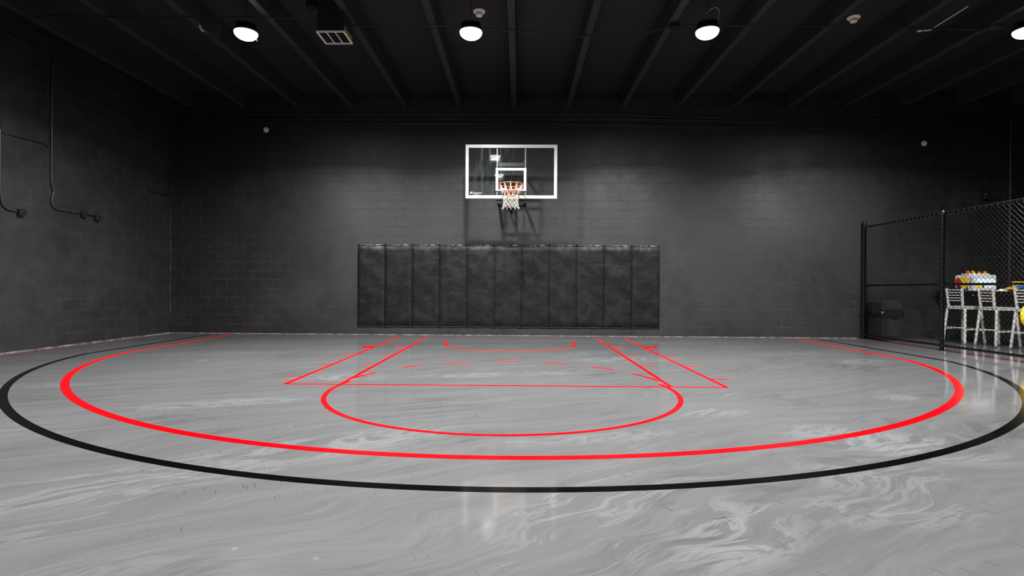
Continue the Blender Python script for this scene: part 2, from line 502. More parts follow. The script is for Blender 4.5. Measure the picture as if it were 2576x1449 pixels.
floor = MB().prism([(lx(0) , 0), (lx(YF), YF), (XR, YF), (XR, 0)], -.15, 0).build('floor', M_floor)
tag(floor, kind='structure')
wb = MB().box(((XR - 8.2) / 2, .1, ZC / 2), (XR + 8.2 + .4, .2, ZC)).build('wall_back', M_wall_back); tag(wb, kind='structure')
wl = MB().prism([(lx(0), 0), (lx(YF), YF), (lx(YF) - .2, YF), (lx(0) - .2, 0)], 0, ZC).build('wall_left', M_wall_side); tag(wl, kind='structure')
wr = MB().box((XR + .1, YF / 2, ZC / 2), (.2, -YF, ZC)).build('wall_right', M_wall_plain); tag(wr, kind='structure')
wf = MB().box(((XR - 8.6) / 2, YF - .1, ZC / 2), (XR + 9.2, .2, ZC)).build('wall_front', M_wall_back); tag(wf, kind='structure')
ceil = MB().box(((XR - 8.6) / 2, YF / 2, ZC + .1), (XR + 9.4, -YF + .4, .2)).build('ceiling', M_ceil); tag(ceil, kind='structure')
for k in range(-6, 12):
    x = .03 + 1.217 * k
    poly = [(x - .055, 5.10), (x + .055, 5.10), (x + .085, ZC), (x - .085, ZC)]
    b = MB()
    n = 4
    vs = [(px, -.002, pz) for px, pz in poly] + [(px, YF + .002, pz) for px, pz in poly]
    b.add(vs, [(0, 1, 2, 3), (7, 6, 5, 4), (0, 4, 5, 1), (1, 5, 6, 2), (2, 6, 7, 3), (3, 7, 4, 0)])
    b.build('ceiling_beam', M_stem, ceil, bevel=.008)

# pale unpainted seams where the walls meet the floor and each other
s = MB().box(((7.6 - 7.69) / 2, -.005, .005), (15.3, .010, .010)).build('trim_1', M_seam); tag(s, kind='structure')
b = MB()
b.bar((lx(-.02) + .006, -.02, .007), (lx(-9) + .006, -9, .007), .012, .014)
s = b.build('trim_2', M_seam); tag(s, kind='structure')
s = MB().tube(smooth_path([(-7.679 + .004 * math.sin(i * 2.1), -.009, .02 + i * .44) for i in range(8)], 5), .009, 6).build('trim_3', M_corner, smooth=True); tag(s, kind='structure')

# ------------------------------------------------------------------ court markings (painted on the floor)
def stripe(name, pts, w, m, label=None, z=.0015):
    o = MB().ribbon(pts, w, 0.0, z).build(name, m, floor)
    if label: o['label'] = label
    return o

def three(cx, cy, k, x0, yk, side_x, w, m, label, z):
    K0, K1, K2, K3 = k
    pts = []
    a0 = math.atan2(yk - cy, -x0 - cx); a1 = math.atan2(yk - cy, x0 - cx)
    if a0 > 0: a0 -= 2 * PI
    if a1 > 0: a1 -= 2 * PI
    for i in range(121):
        a = a0 + (a1 - a0) * i / 120
        r = K0 + K1 * math.cos(2 * a) + K2 * math.cos(4 * a) + K3 * math.cos(a)
        pts.append((cx + r * math.cos(a), cy + r * math.sin(a)))
    pts = [(-side_x, -.35)] + [(-side_x + (pts[0][0] + side_x) * t, -.35 + (pts[0][1] + .35) * t) for t in (.3, .6, .9)] + pts
    pts += [(pts[-1][0] + (side_x - pts[-1][0]) * t, pts[-1][1] + (-.35 - pts[-1][1]) * t) for t in (.1, .4, .7, 1)]
    stripe('three_point_line', pts, w, m, label, z)
three(.03, -2.54, (6.167, .009, .049, -.009), 6.1, -3.65, 6.14, .08, M_red, 'red painted three point arc', .0015)
three(.03, -2.54, (6.689, .007, .075, .014), 6.63, -3.78, 6.60, .074, M_black_line, 'black painted outer three point arc', .0018)

YFT = -6.19
stripe('free_throw_line', [(-2.44, YFT - .03), (2.46, YFT + .01)], .05, M_red)
for x0, x1, nm in ((-2.40, -2.405, 'outer'), (-1.79, -1.80, 'inner'), (1.82, 1.84, 'inner'), (2.43, 2.445, 'outer')):
    stripe('lane_line', [(x0, -.44), (x1, YFT)], .05, M_red, z=.0021)
stripe('free_throw_circle', arc(0, -6.42, 1.80, math.radians(167), math.radians(373), 72), .05, M_red, z=.0024)
for x0, x1, ys in ((-2.63, -2.40, (-3.625, -4.665, -5.708)), (-2.025, -1.79, (-2.335, -2.61, -3.632, -4.664)),
                   (2.45, 2.68, (-3.485, -4.60, -5.638)), (1.85, 2.065, (-2.128, -2.44, -3.50, -4.593))):
    for y in ys:
        stripe('lane_mark', [(x0, y - .012), (x1, y + .012)], .045, M_red, z=.0012)
for x0, x1, y0, y1 in ((-2.625, -2.40, -2.36, -2.64), (2.44, 2.69, -2.11, -2.37)):
    stripe('lane_block', [(x0, (y0 + y1) / 2), (x1, (y0 + y1) / 2)], abs(y1 - y0), M_red, z=.0012)
stripe('restricted_area_arc', [(-1.262, -1.33)] + arc(-.01, -1.755, 1.228, math.radians(179), math.radians(361), 60) + [(1.27, -1.25)], .052, M_red)
for (p, q) in (((-1.795, -5.83), (-1.615, -5.40)), ((-1.385, -4.965), (-1.19, -4.765)), ((-.875, -4.515), (-.54, -4.365)), ((-.195, -4.27), (.19, -4.265)),
               ((.525, -4.32), (.87, -4.495)), ((1.155, -4.685), (1.42, -4.995)), ((1.61, -5.29), (1.80, -5.80))):
    mid = ((p[0] + q[0]) / 2, (p[1] + q[1]) / 2)
    rr = math.hypot(mid[0] - .02, mid[1] + 6.0); f = 1.0 + .012
    stripe('free_throw_dash', [p, (.02 + (mid[0] - .02) * f, -6.0 + (mid[1] + 6.0) * f), q], .05, M_red)
stripe('baseline', [(-7.50, -.31), (7.72, -.31)], .055, M_dull, z=.0010)
stripe_l = stripe('sideline', [(-7.52, -.29), (-7.50, -2), (-7.52, -4.2), (-7.55, -9.5)], .06, M_dull, z=.0010)
stripe('sideline', [(7.69, -.29), (7.72, -2.3), (7.74, -9.5)], .06, M_muted, z=.0010)

# ------------------------------------------------------------------ wall pads
NP = 11; PW = .6106; PX0 = -.08 - PW * NP / 2
def pad_mesh(seed):
    rnd = random.Random(seed)
    nx, nz = 14, 32
    W_, H_, T_ = PW - .006, 1.769, .052
    ph = [rnd.uniform(0, 6.28) for _ in range(6)]
    vs, fs = [], []
    for j in range(nz + 1):
        for i in range(nx + 1):
            u, v = i / nx, j / nz
            # rounded edges: sample towards the border
            e = min(u, 1 - u) * W_; g = min(v, 1 - v) * H_
            fall = (1 - math.exp(-e / .012)) * (1 - math.exp(-g / .014))
            bulge = .010 * (math.sin(PI * u) ** .5 if 0 < u < 1 else 0) * (math.sin(PI * v) ** .35 if 0 < v < 1 else 0)
            wr = .0022 * math.sin(5 * u + 3.3 * v * 4 + ph[0]) * math.sin(7 * v + ph[1]) + .0016 * math.sin(11 * v * 2 + 6 * u + ph[2])
            if v > .9: wr += .003 * (v - .9) * 10 * math.sin(22 * u + ph[3])
            y = -(T_ - .016 + .016 * fall + bulge * fall + wr * fall)
            vs.append(((u - .5) * W_, y, v * H_))
    n0 = len(vs)
    for j in range(nz):
        for i in range(nx):
            a = j * (nx + 1) + i
            fs.append((a, a + 1, a + nx + 2, a + nx + 1))
    # sides back to the wall board
    border = [i for i in range(nx + 1)] + [(j + 1) * (nx + 1) - 1 for j in range(1, nz + 1)] + \
             [nz * (nx + 1) + i for i in range(nx - 1, -1, -1)] + [j * (nx + 1) for j in range(nz - 1, 0, -1)]
    for b_ in border:
        x, y, z = vs[b_]
        vs.append((x, -.001, z))
    m = len(border)
    for i in range(m):
        j = (i + 1) % m
        fs.append((border[j], border[i], n0 + i, n0 + j))
    fs.append(tuple(n0 + i for i in range(m)))
    return vs, fs
ORD = ['leftmost', 'second from left', 'third from left', 'fourth from left', 'fifth from left', 'middle', 'fifth from right', 'fourth from right', 'third from right', 'second from right', 'rightmost']
for i in range(NP):
    x = PX0 + PW * (i + .5)
    t = thing('wall_pad', 'black vinyl wall pad under the hoop, %s in the row of eleven' % ORD[i], 'wall pad', (x, 0, .214), group='wall pads in a row below the hoop')
    b = MB(); b.add(*pad_mesh(i + 3)); b.build('cushion', M_pad, t, smooth=True, angle=50)
    rnd = random.Random(90 + i)
    # nailing lip above and below
    for nm, z0, hgt, mt in (('top_lip', 1.772, .05, M_lip_edge), ('bottom_lip', -.052, .05, M_flange)):
        b = MB(); N = 18; vs, fs = [], []
        for k in range(N + 1):
            u = k / N
            dz = .004 * math.sin(9 * u + i) + rnd.uniform(-.002, .002) + .008 * (abs(u - .5) * 2) ** 6
            if nm == 'top_lip': za, zb = z0, z0 + hgt + dz - .012
            else: za, zb = z0 + .008 - dz, z0 + hgt
            xx = (u - .5) * (PW - .004)
            vs += [(xx, -.001, za), (xx, -.001, zb), (xx, -.012 - rnd.uniform(0, .006), za), (xx, -.010 - rnd.uniform(0, .008), zb)]
        for k in range(N):
            a = 4 * k; c = a + 4
            fs += [(a + 2, c + 2, c + 3, a + 3), (a + 3, c + 3, c + 1, a + 1), (a, c, c + 2, a + 2), (a + 1, c + 1, c, a)]
        fs += [(0, 2, 3, 1), (4 * N, 4 * N + 1, 4 * N + 3, 4 * N + 2)]
        b.add(vs, fs); b.build(nm, mt, t, smooth=True)

# ------------------------------------------------------------------ basketball hoop
YB = -1.236; ZB = 2.854; BW, BH = 1.83, 1.07
hoop = thing('basketball_hoop', 'wall mounted basketball hoop with glass backboard and orange rim', 'basketball hoop', (0, 0, ZB))
TILT = math.radians(1.0)
def rot_tilt(o):
    o.location = (0, YB, 0); o.rotation_euler = (TILT, 0, 0)
def frame(b, cx, z0, w, h, t, y0, y1):
    """rectangular ring, front at y0"""
    x0, x1 = cx - w / 2, cx + w / 2
    yc, d = (y0 + y1) / 2, abs(y1 - y0)
    b.box((cx, yc, z0 + t / 2), (w, d, t)); b.box((cx, yc, z0 + h - t / 2), (w, d, t))
    b.box((x0 + t / 2, yc, z0 + h / 2), (t, d, h - 2 * t)); b.box((x1 - t / 2, yc, z0 + h / 2), (t, d, h - 2 * t))
b = MB(); b.box((0, .007, BH / 2), (BW - .05, .012, BH - .05)); gl = b.build('glass_pane', M_glass, hoop); rot_tilt(gl)
b = MB(); frame(b, 0, 0, BW, BH, .061, -.012, .035); o = b.build('board_frame', M_white, hoop); rot_tilt(o)
b = MB(); frame(b, -.005, .153, .615, .457, .053, -.0035, .0008); o = b.build('target_square', M_white, hoop); rot_tilt(o)
for x in (-.283, .283):
    b = MB(); b.box((x, .034, BH / 2), (.030, .036, BH - .12)); o = b.build('support_rail', M_alu, hoop, bevel=.004); rot_tilt(o)
# black carrier behind the glass
def blk(name, f, m=M_blackmetal, bevel=.004):
    b = MB(); f(b); return b.build(name, m, hoop, bevel=bevel)
zz = lambda z: z - ZB
blk('upper_crossbar', lambda b: b.box((0, YB + .085, zz(3.545)), (.53, .05, .085)))
blk('lower_crossbar', lambda b: b.box((0, YB + .085, zz(2.80)), (.60, .05, .07)))
blk('wall_crossbar', lambda b: b.box((0, -.03, zz(3.575)), (.64, .055, .075)))
blk('wall_crossbar', lambda b: b.box((0, -.03, zz(2.925)), (.64, .055, .085)))
for x in (-.285, .285):
    blk('side_arm', lambda b: b.bar((x, YB + .07, zz(3.545)), (x * .98, -.05, zz(3.575)), .04, .04))
    blk('side_arm', lambda b: b.bar((x, YB + .07, zz(2.80)), (x * .98, -.05, zz(2.925)), .045, .05))
    blk('diagonal_brace', lambda b: b.bar((x * .97, -.07, zz(3.50)), (x * .1, YB + .12, zz(2.83)), .026, .026))
blk('centre_post', lambda b: (b.tube([(0, -.45, zz(3.42)), (0, -.62, zz(2.80))], .028, 12), b.tube([(0, -.06, zz(3.57)), (0, -.46, zz(3.42))], .014, 10)))
blk('height_crank', lambda b: b.tube([(.0, -.62, zz(2.82)), (.0, -.625, zz(2.72)), (.004, -.63, zz(2.63))], [.022, .03, .028], 12))
for x in (-.26, .26):
    b = MB(); b.lathe([(.014, 0), (.014, .012), (.008, .018)], 10, mat=Matrix.Translation((x, YB + .05, zz(3.60))) @ Matrix.Rotation(PI / 2, 4, 'X'))
    b.build('bolt', M_steel, hoop)
# rim
RZ = 3.063; RY = YB - .395; RR = .237
rim = MB().tube([(RR * math.cos(2 * PI * k / 48), RY + RR * math.sin(2 * PI * k / 48), zz(RZ)) for k in range(48)], .0095, 10, closed=True).build('rim', M_orange, hoop, smooth=True)
b = MB()
# lower brace: follows the rear half of the ring, drops and bolts to the plate
a0, a1 = math.radians(-8), math.radians(188)
pts = []
for k in range(33):
    u = k / 32; a = a0 + (a1 - a0) * u
    drop = .075 * min(1, math.sin(PI * u) * 5)
    pts.append((RR * math.cos(a), RY + RR * math.sin(a), zz(RZ) - drop))
b.tube(pts, .009, 8)
b.build('rim_brace', M_orange, rim, smooth=True)
b = MB()
b.box((0, YB - .012, zz(RZ) - .085), (.19, .014, .20))
b.box((0, YB - .085, zz(RZ) - .012), (.19, .145, .012))
b.box((0, YB - .07, zz(RZ) - .045), (.165, .10, .06))
b.build('rim_plate', M_orange, hoop, bevel=.006)
# net: twelve loops, long drops, then a diamond weave that flares at the hem
nb = MB()
def ring_r(z):   # z = drop below the rim
    if z < .02: return .228
    if z < .24: return .222 - (z - .02) / .22 * .070
    if z < .34: return .152 - (z - .24) / .1 * .010
    return .142 + ((z - .34) / .11) ** 2 * .016
def npnt(a, z): r = ring_r(z); return (r * math.cos(a), RY + r * math.sin(a), zz(RZ) - z)
st = 2 * PI / 12
levels = [.012, .215, .262, .309, .356, .403, .450]
rs = random.Random(4)
jit = [[rs.uniform(-.02, .02) for _ in range(12)] for _ in levels]
node = lambda i, l: npnt((i + .5 * (l % 2)) * st + (jit[l][i % 12] if l > 1 else 0), levels[l] + (rs.uniform(-.004, .004) if l > 1 else 0))
NODES = {(i, l): node(i, l) for i in range(12) for l in range(len(levels))}
def nd(i, l): return NODES[(i % 12, l)]
for i in range(12):
    # hook loop over the rim
    a = i * st
    lp = [(.222 * math.cos(a - .03), RY + .222 * math.sin(a - .03), zz(RZ) - .05), (.230 * math.cos(a - .035), RY + .230 * math.sin(a - .035), zz(RZ) - .005),
          (.236 * math.cos(a), RY + .236 * math.sin(a), zz(RZ) + .0125), (.230 * math.cos(a + .035), RY + .230 * math.sin(a + .035), zz(RZ) - .005), (.222 * math.cos(a + .03), RY + .222 * math.sin(a + .03), zz(RZ) - .05)]
    nb.tube(smooth_path(lp, 3), .0042, 5)
for l in range(len(levels) - 1):
    for i in range(12):
        p = nd(i, l)
        ends = [nd(i, l + 1), nd(i - 1, l + 1)] if l % 2 == 0 else [nd(i, l + 1), nd(i + 1, l + 1)]
        for q in ends:
            m_ = tuple((p[k] + q[k]) / 2 for k in range(3))
            if l == 0:
                d_ = Vector((m_[0], m_[1] - RY, 0)).normalized() * -.006
                m_ = (m_[0] + d_.x, m_[1] + d_.y, m_[2])
            nb.tube([p, m_, q], .0048, 5)
for i in range(12):
    p = nd(i, len(levels) - 1)
    a = math.atan2(p[1] - RY, p[0])
    nb.tube([p, (p[0] + .012 * math.cos(a) + .01 * math.sin(a), p[1] + .012 * math.sin(a), p[2] - .016), (p[0] + .02 * math.cos(a), p[1] + .02 * math.sin(a), p[2] - .004)], .006, 5)
nb.build('net', M_net, hoop, smooth=True)

# maker's mark on the lower left of the glass
def text_mesh(body, size, m, name, parent, mat, align='LEFT', ext=.0006):
    cu = D.curves.new(name, 'FONT'); cu.body = body; cu.size = size; cu.extrude = ext; cu.align_x = align
    o = D.objects.new(name, cu); COL.objects.link(o)
    dg = bpy.context.evaluated_depsgraph_get(); dg.update()
    me = D.meshes.new_from_object(o.evaluated_get(dg))
    D.objects.remove(o); D.curves.remove(cu)
    me.transform(mat)
    me.materials.clear(); me.materials.append(m)
    r = D.objects.new(name, me); link(r, parent)
    return r
face = Matrix.Rotation(PI / 2, 4, 'X')
lg = MB()
for k in range(3):
    lg.tube([(-.805 + .012 * k + .016 * math.cos(a), -.0025, .111 + .016 * math.sin(a) * 1.1) for a in [math.radians(60 + 12 * q) for q in range(20)]], .0042, 6)
mk = lg.build('maker_logo', M_white, gl)
for body, size, x, z in (('Goalsetter', .044, -.772, .098), ('SYSTEMS  INC.', .018, -.752, .0795), ('www.goalsetter.com', .0165, -.772, .0645)):
    text_mesh(body, size, M_white, 'maker_lettering', gl, Matrix.Translation((x, -.0008, z)) @ face)

# ------------------------------------------------------------------ lamps
POWER = (1.42, .82, .64)      # the rows are dimmed separately
def make_lamp():
    r = thing('high_bay_lamp', '', 'lamp')
    b = MB(); b.lathe([(.150, .0), (.176, .004), (.180, .02), (.165, .05), (.12, .06), (.085, .065), (.08, .135), (.06, .145)], 40)
    for k in range(20):
        a = 2 * PI * k / 20
        b.box((0, 0, 0), (.055, .006, .075), Matrix.Rotation(a, 4, 'Z') @ Matrix.Translation((.115, 0, .095)))
    b.build('housing', M_blackmetal, r, smooth=True, angle=35)
    b = MB(); prof = [(.168 * math.cos(k * PI / 2 / 9) , -.105 * math.sin(k * PI / 2 / 9)) for k in range(9)] + [(.012, -.1055)]  # lens dome made deeper so its shape stands in for the lamp's glare
    b.lathe(prof, 40); b.build('lens', M_lens, r, smooth=True)
    b = MB(); b.tube([(0, 0, .14), (0, 0, .17)], .02, 10); b.tube([(0, 0, .165), (0, 0, .533)], .006, 8); b.build('hanging_rod', M_conduit_grey, r, smooth=True)
    b = MB(); b.lathe([(.02, .510), (.045, .525), (.05, .539)], 20); b.build('ceiling_cup', M_blackmetal, r, smooth=True)
    for nm, spread in (('lamp_light', LAMP_SPREAD), ('lamp_side_light', 174)):
        ld = D.lights.new(nm, 'AREA'); ld.shape = 'DISK'; ld.size = .30; ld.energy = LAMP; ld.color = (1, .992, .985)
        ld.spread = math.radians(spread)
        lo = D.objects.new(nm, ld); link(lo, r); lo.location = (0, 0, -.108)
    return r
LAMP, LAMP_SPREAD, SIDE = 340.0, 152, .16      # SIDE = share of the light in the wide skirt of the beam
proto = make_lamp()
rows = [(-4.0, 'nearest the hoop wall'), (-7.2, 'second row from the hoop wall'), (-10.6, 'third row from the hoop wall')]
cols = [(-4.04, 'left'), (-.585, 'centre left'), (2.985, 'centre right'), (7.72, 'right')]
lamp_src = proto
front = []
first = True
row_data = {}
for ri, (y, rn) in enumerate(rows):
    for ci, (x, cn) in enumerate(cols):
        if ri >= 3 and ci == 3: continue
        o = proto if first else copy_tree(lamp_src)
        first = False
        o.location = (x * (.986 if ri == 0 else 1), y, 4.90)
        for lt in [ch for ch in o.children if ch.type == 'LIGHT']:
            side = lt.name.startswith('lamp_side')
            if ci == 0:
                if ri: lt.data = lt.data.copy()
                row_data[side] = lt.data; lt.data.energy = LAMP * POWER[ri] * (SIDE if side else 1 - SIDE)
            lt.data = row_data[side]
        if ri == 0: front.append(o)
        if ri == 0:
            o['label'] = ['glaring round ceiling lamp left of the white framed vent', 'glaring round ceiling lamp above the backboard, beside a smoke detector',
                          'glaring round ceiling lamp between the two smoke detectors, right of centre', 'glaring round ceiling lamp cut by the right edge, above the fence'][ci]
        else:
            o['label'] = 'round high bay lamp, %s, %s column' % (rn, cn)
        o['group'] = 'high bay lamps hung from the black ceiling'

for ci in (0, 2):
    w_ = MB()
    if ci == 0: w_.tube(smooth_path([(.16, -.04, .01), (.185, -.05, -.06), (.195, -.05, -.15)], 5), .004, 6)
    else: w_.tube(smooth_path([(-.02, 0, .27), (.05, 0, .33), (.12, 0, .36), (.16, 0, .33), (.175, 0, .26), (.14, 0, .12), (.10, 0, .05)], 5), .004, 6)
    w_.build('safety_wire', M_plate, front[ci], smooth=True)

# ------------------------------------------------------------------ things on the ceiling
def smoke(x, y, label):
    t = thing('smoke_detector', label, 'smoke detector', (x, y, ZC), group='smoke detectors on the ceiling')
    MB().lathe([(.096, 0), (.098, -.012), (.09, -.022), (.05, -.026)], 32).build('base', M_smoke, t, smooth=True, angle=40)
    MB().lathe([(.040, -.026), (.042, -.05), (.054, -.056), (.055, -.072), (.045, -.082)], 28).build('sensing_head', M_smoke, t, smooth=True, angle=40)
smoke(-.488, -3.56, 'cream smoke detector beside the lamp above the hoop')
smoke(5.50, -3.32, 'cream smoke detector right of the third lamp')

M_vent = simple('white_vent_enamel', (1.6, 1.6, 1.6), .4, var=.03)
v = thing('ceiling_vent', 'white framed air vent with three dark louvre panels', 'vent', (-2.61, -4.06, 4.80))
b = MB(); f_ = .024
b.box((0, -.197, 0), (.42, f_, .02)); b.box((0, .197, 0), (.42, f_, .02)); b.box((-.198, 0, 0), (f_, .372, .02)); b.box((.198, 0, 0), (f_, .372, .02))
b.box((-.064, 0, 0), (.014, .372, .018)); b.box((.064, 0, 0), (.014, .372, .018))
b.build('frame', M_vent, v)
for x, w in ((-.129, .114), (0, .112), (.129, .114)):
    b = MB(); b.box((x, 0, .012), (w, .372, .004))
    for k in range(14):
        b.box((0, 0, 0), (w, .020, .002), Matrix.Translation((x, -.17 + k * .0262, .003)) @ Matrix.Rotation(.6, 4, 'X'))
    b.build('louvre_panel', M_grille, v)
b = MB(); b.box((0, 0, .327), (.40, .40, .60)); b.build('duct_box', M_duct, v, bevel=.01)
b = MB(); b.box((.207, -.03, .045), (.012, .34, .055)); b.build('insulation_edge', M_insul, v)

def pipe(name, pts, r, m, label, cat, group=None, k=5, n=8, raw=False):
    o = MB().tube(pts if raw else smooth_path(pts, k), r, n).build(name, m, smooth=True)
    return tag(o, label, cat, group)
zc = 5.075
G = 'conduits on the ceiling and walls'
pipe('conduit', [(-7.84, -3.95, 4.80), (-7.45, -3.95, 4.92), (-7.05, -4.16, zc), (-5.8, -4.14, zc), (-4.3, -4.13, zc), (-3.45, -4.11, zc), (-3.2, -4.06, zc)], .009, M_conduit, 'thin dark conduit crossing the ceiling from the left wall to the vent', 'conduit', G)
pipe('conduit', [(-3.3, -3.83, zc), (-2.6, -3.83, zc), (-1.16, -3.86, zc), (-.68, -3.82, zc), (.05, -3.66, zc), (1.2, -3.47, zc), (2.03, -3.33, zc), (2.04, -3.36, zc), (2.03, -3.47, zc + .01), (2.05, -3.51, zc), (2.42, -3.79, zc)], .009, M_conduit, 'thin conduit kinked between the centre lamps, running right from the vent', 'conduit', G, raw=True)
pipe('conduit', [(2.57, -3.83, zc), (4.9, -3.78, zc), (6.4, -3.70, zc), (7.26, -3.65, zc)], .009, M_conduit, 'thin straight conduit crossing the ceiling to the right lamp', 'conduit', G)
jb = MB().box((2.50, -3.83, 5.070), (.12, .12, .08)).build('junction_box', M_blackmetal, bevel=.005); tag(jb, 'black ceiling junction box left of the third lamp', 'junction box', 'junction boxes')
jb = MB().box((7.36, -3.74, 5.083), (.16, .13, .05)).build('junction_box', M_conduit_grey, bevel=.005); tag(jb, 'grey ceiling junction box just left of the right lamp', 'junction box', 'junction boxes')
t = thing('strut_channel', 'metal strip with a painted glint along a ceiling beam at the upper right', 'metal strip', (6.5, -3.6, 5.098))
b = MB(); b.bar((0, 0, 0), (0, -.72, 0), .010, .010); b.build('strip', M_vent, t)  # strip and bracket coloured pale to stand in for the metal's glint
b = MB(); b.bar((-.17, .03, 0), (-.10, .03, 0), .035, .012); b.bar((-.085, .02, 0), (.0, .0, 0), .02, .012); b.build('end_bracket', M_plate, t)
t = thing('coiled_wire', 'loop of thin wire hanging left of the left lamp', 'wire', (-4.589, -3.717, 5.02))
b = MB(); b.tube(smooth_path([(.03, 0, .43), (.035, 0, .08), (.03, 0, .02), (0, .01, -.025), (-.04, .01, -.01), (-.045, 0, .03), (-.015, 0, .02), (0, 0, -.005)], 6), .0045, 6); b.build('wire_loop', M_grille, t, smooth=True)
t = thing('torn_tag', 'small white torn tag hanging from the ceiling at left', 'tag', (-4.725, -3.89, 5.02))
b = MB()
b.add([(-.05, 0, .05), (-.02, .004, .06), (-.01, 0, .015), (-.03, -.004, .0), (.0, .0, -.005), (.035, .006, -.03), (.05, 0, -.055), (.0, -.006, -.045)] +
      [(-.05, .002, .05), (-.02, .006, .06), (-.01, .002, .015), (-.03, -.002, .0), (.0, .002, -.005), (.035, .008, -.03), (.05, .002, -.055), (.0, -.004, -.045)],
      [(0, 1, 2, 3), (3, 2, 4, 7), (7, 4, 5, 6), (11, 10, 9, 8), (15, 12, 10, 11), (14, 13, 12, 15), (0, 8, 9, 1), (1, 9, 10, 2), (2, 10, 12, 4), (4, 12, 13, 5), (5, 13, 14, 6), (6, 14, 15, 7), (7, 15, 11, 3), (3, 11, 8, 0)])
b.build('tag_sheet', M_smoke, t)
b = MB(); b.tube([(-.02, 0, .055), (.0, 0, .10), (.0, 0, .425)], .003, 5); b.build('tag_string', M_conduit, t)
t = thing('cable_drop', 'dark cable box with frayed wires hanging right of the left lamp, above the vent', 'cable', (-2.985, -4.0, 5.2))
b = MB(); b.box((.0, 0, .15), (.14, .10, .16)); b.build('box', M_blackmetal, t, bevel=.006)
b = MB(); b.tube(smooth_path([(-.03, 0, .08), (-.05, -.01, .04), (-.01, 0, .0), (.0, 0, -.03)], 5), .006, 6); b.tube(smooth_path([(.02, 0, .07), (.02, 0, .03), (.03, 0, .0)], 5), .005, 6); b.build('loose_wires', M_conduit_grey, t, smooth=True)

# ------------------------------------------------------------------ conduits on the walls
yw = -.0145
G2 = 'conduits along the top of the back wall'
pipe('conduit', [(-7.2, yw, 4.90), (-6, yw, 4.925), (-5.25, yw, 4.935), (0, yw, 4.93), (2.4, yw, 4.935), (3.6, yw, 4.87), (9.2, yw, 4.81), (10.8, yw, 4.79)], .011, M_conduit, 'top one of three dark conduits along the back wall', 'conduit', G2)
pipe('conduit', [(-6.68, yw, 4.84), (0, yw, 4.833), (2.4, yw, 4.82), (5.36, yw, 4.765), (9.3, yw, 4.70), (10.8, yw, 4.67)], .011, M_conduit, 'middle one of three dark conduits along the back wall', 'conduit', G2)
pipe('conduit', [(-7.55, yw, 4.737), (-4.9, yw, 4.726), (0, yw, 4.72), (5.36, yw, 4.645), (9.3, yw, 4.56), (10.6, yw, 4.52)], .0143, M_conduit, 'bottom one of three dark conduits along the back wall', 'conduit', G2)
jb = MB().box((-6.745, -.035, 4.835), (.10, .07, .09)).build('junction_box', M_blackmetal, bevel=.006); tag(jb, 'small dark junction box at the left end of the back wall conduits', 'junction box', 'junction boxes')
pipe('conduit', [(10.88, yw, 4.78), (10.90, yw, 4.66), (10.885, yw, 4.45), (10.885, yw, 3.2), (10.885, yw, .05)], .016, M_conduit_grey, 'upright grey conduit on the back wall behind the fence', 'conduit', G)
for x, z, l in ((-5.524, 4.574, 'round grey cover plate high on the back wall, left side'), (9.028, 4.285, 'round grey cover plate high on the back wall, right side')):
    t = thing('cover_plate', l, 'cover plate', (x, 0, z), group='round cover plates on the back wall')
    MB().lathe([(.058, 0), (.060, .012), (.056, .018), (.02, .02)], 32, mat=Matrix.Rotation(PI / 2, 4, 'X')).build('disc', M_plate, t, smooth=True, angle=40)
    for sx in (-.03, .03):
        b = MB(); b.lathe([(.006, .018), (.006, .023)], 8, mat=Matrix.Translation((sx, 0, .03)) @ Matrix.Rotation(PI / 2, 4, 'X')); b.build('screw', M_steel, t)
t = thing('wall_device', 'small black box on the back wall above the fence', 'wall box', (10.33, 0, 3.12))
MB().box((0, -.05, 0), (.12, .10, .13)).build('body', M_blackmetal, t, bevel=.012)
MB().box((0, -.055, .075), (.135, .11, .02)).build('hood', M_blackmetal, t, bevel=.004)
MB().lathe([(.014, 0), (.014, .01)], 12, mat=Matrix.Translation((-.035, -.10, .045)) @ Matrix.Rotation(PI / 2, 4, 'X')).build('indicator', M_alu, t)

def lw(y, z, off=.02): return (lx(y) + off, y, z)
# left wall conduit with two boxes
pipe('conduit', [lw(-3.035, 4.95), lw(-3.035, 4.0), lw(-3.035, 2.95), lw(-3.03, 2.80), lw(-3.0, 2.68, .028), lw(-3.02, 2.58, .024), lw(-3.03, 2.48), lw(-2.995, 2.41), lw(-2.93, 2.38), lw(-2.80, 2.376), lw(-2.43, 2.372)], .014, M_conduit_grey, 'grey conduit dropping down the left wall and bending to two boxes', 'conduit', G)
pipe('conduit', [lw(-2.36, 2.37), lw(-2.2, 2.362), lw(-2.12, 2.358)], .012, M_conduit, 'short black conduit between the two left wall boxes', 'conduit', G)
pipe('conduit', [lw(-3.925, 3.6), lw(-3.925, 2.7), lw(-3.91, 2.45), lw(-3.88, 2.32), lw(-3.80, 2.255), lw(-3.68, 2.24), lw(-3.65, 2.238)], .014, M_conduit_grey, 'grey conduit at the left edge curving into a wall box', 'conduit', G)
def wallbox(y, z, l, open_=False):
    t = thing('outlet_box', l, 'outlet box', (lx(y), y, z), -math.atan(.0425), 'outlet boxes on the left wall')
    MB().box((.028, 0, 0), (.055, .10, .10)).build('box_body', M_blackmetal, t, bevel=.004)
    if not open_:
        MB().box((.059, 0, 0), (.006, .112, .112)).build('blank_cover', M_conduit, t, bevel=.003)
    else:
        b = MB(); b.box((.059, .015, .0), (.006, .075, .115)); b.build('blank_cover', M_blackmetal, t, bevel=.003)
        MB().box((.066, -.025, -.005), (.012, .012, .09)).build('plate_edge', M_conduit_grey, t)
wallbox(-3.585, 2.232, 'black outlet box at the left edge of the left wall')
wallbox(-2.385, 2.365, 'black outlet box midway along the left wall conduit')
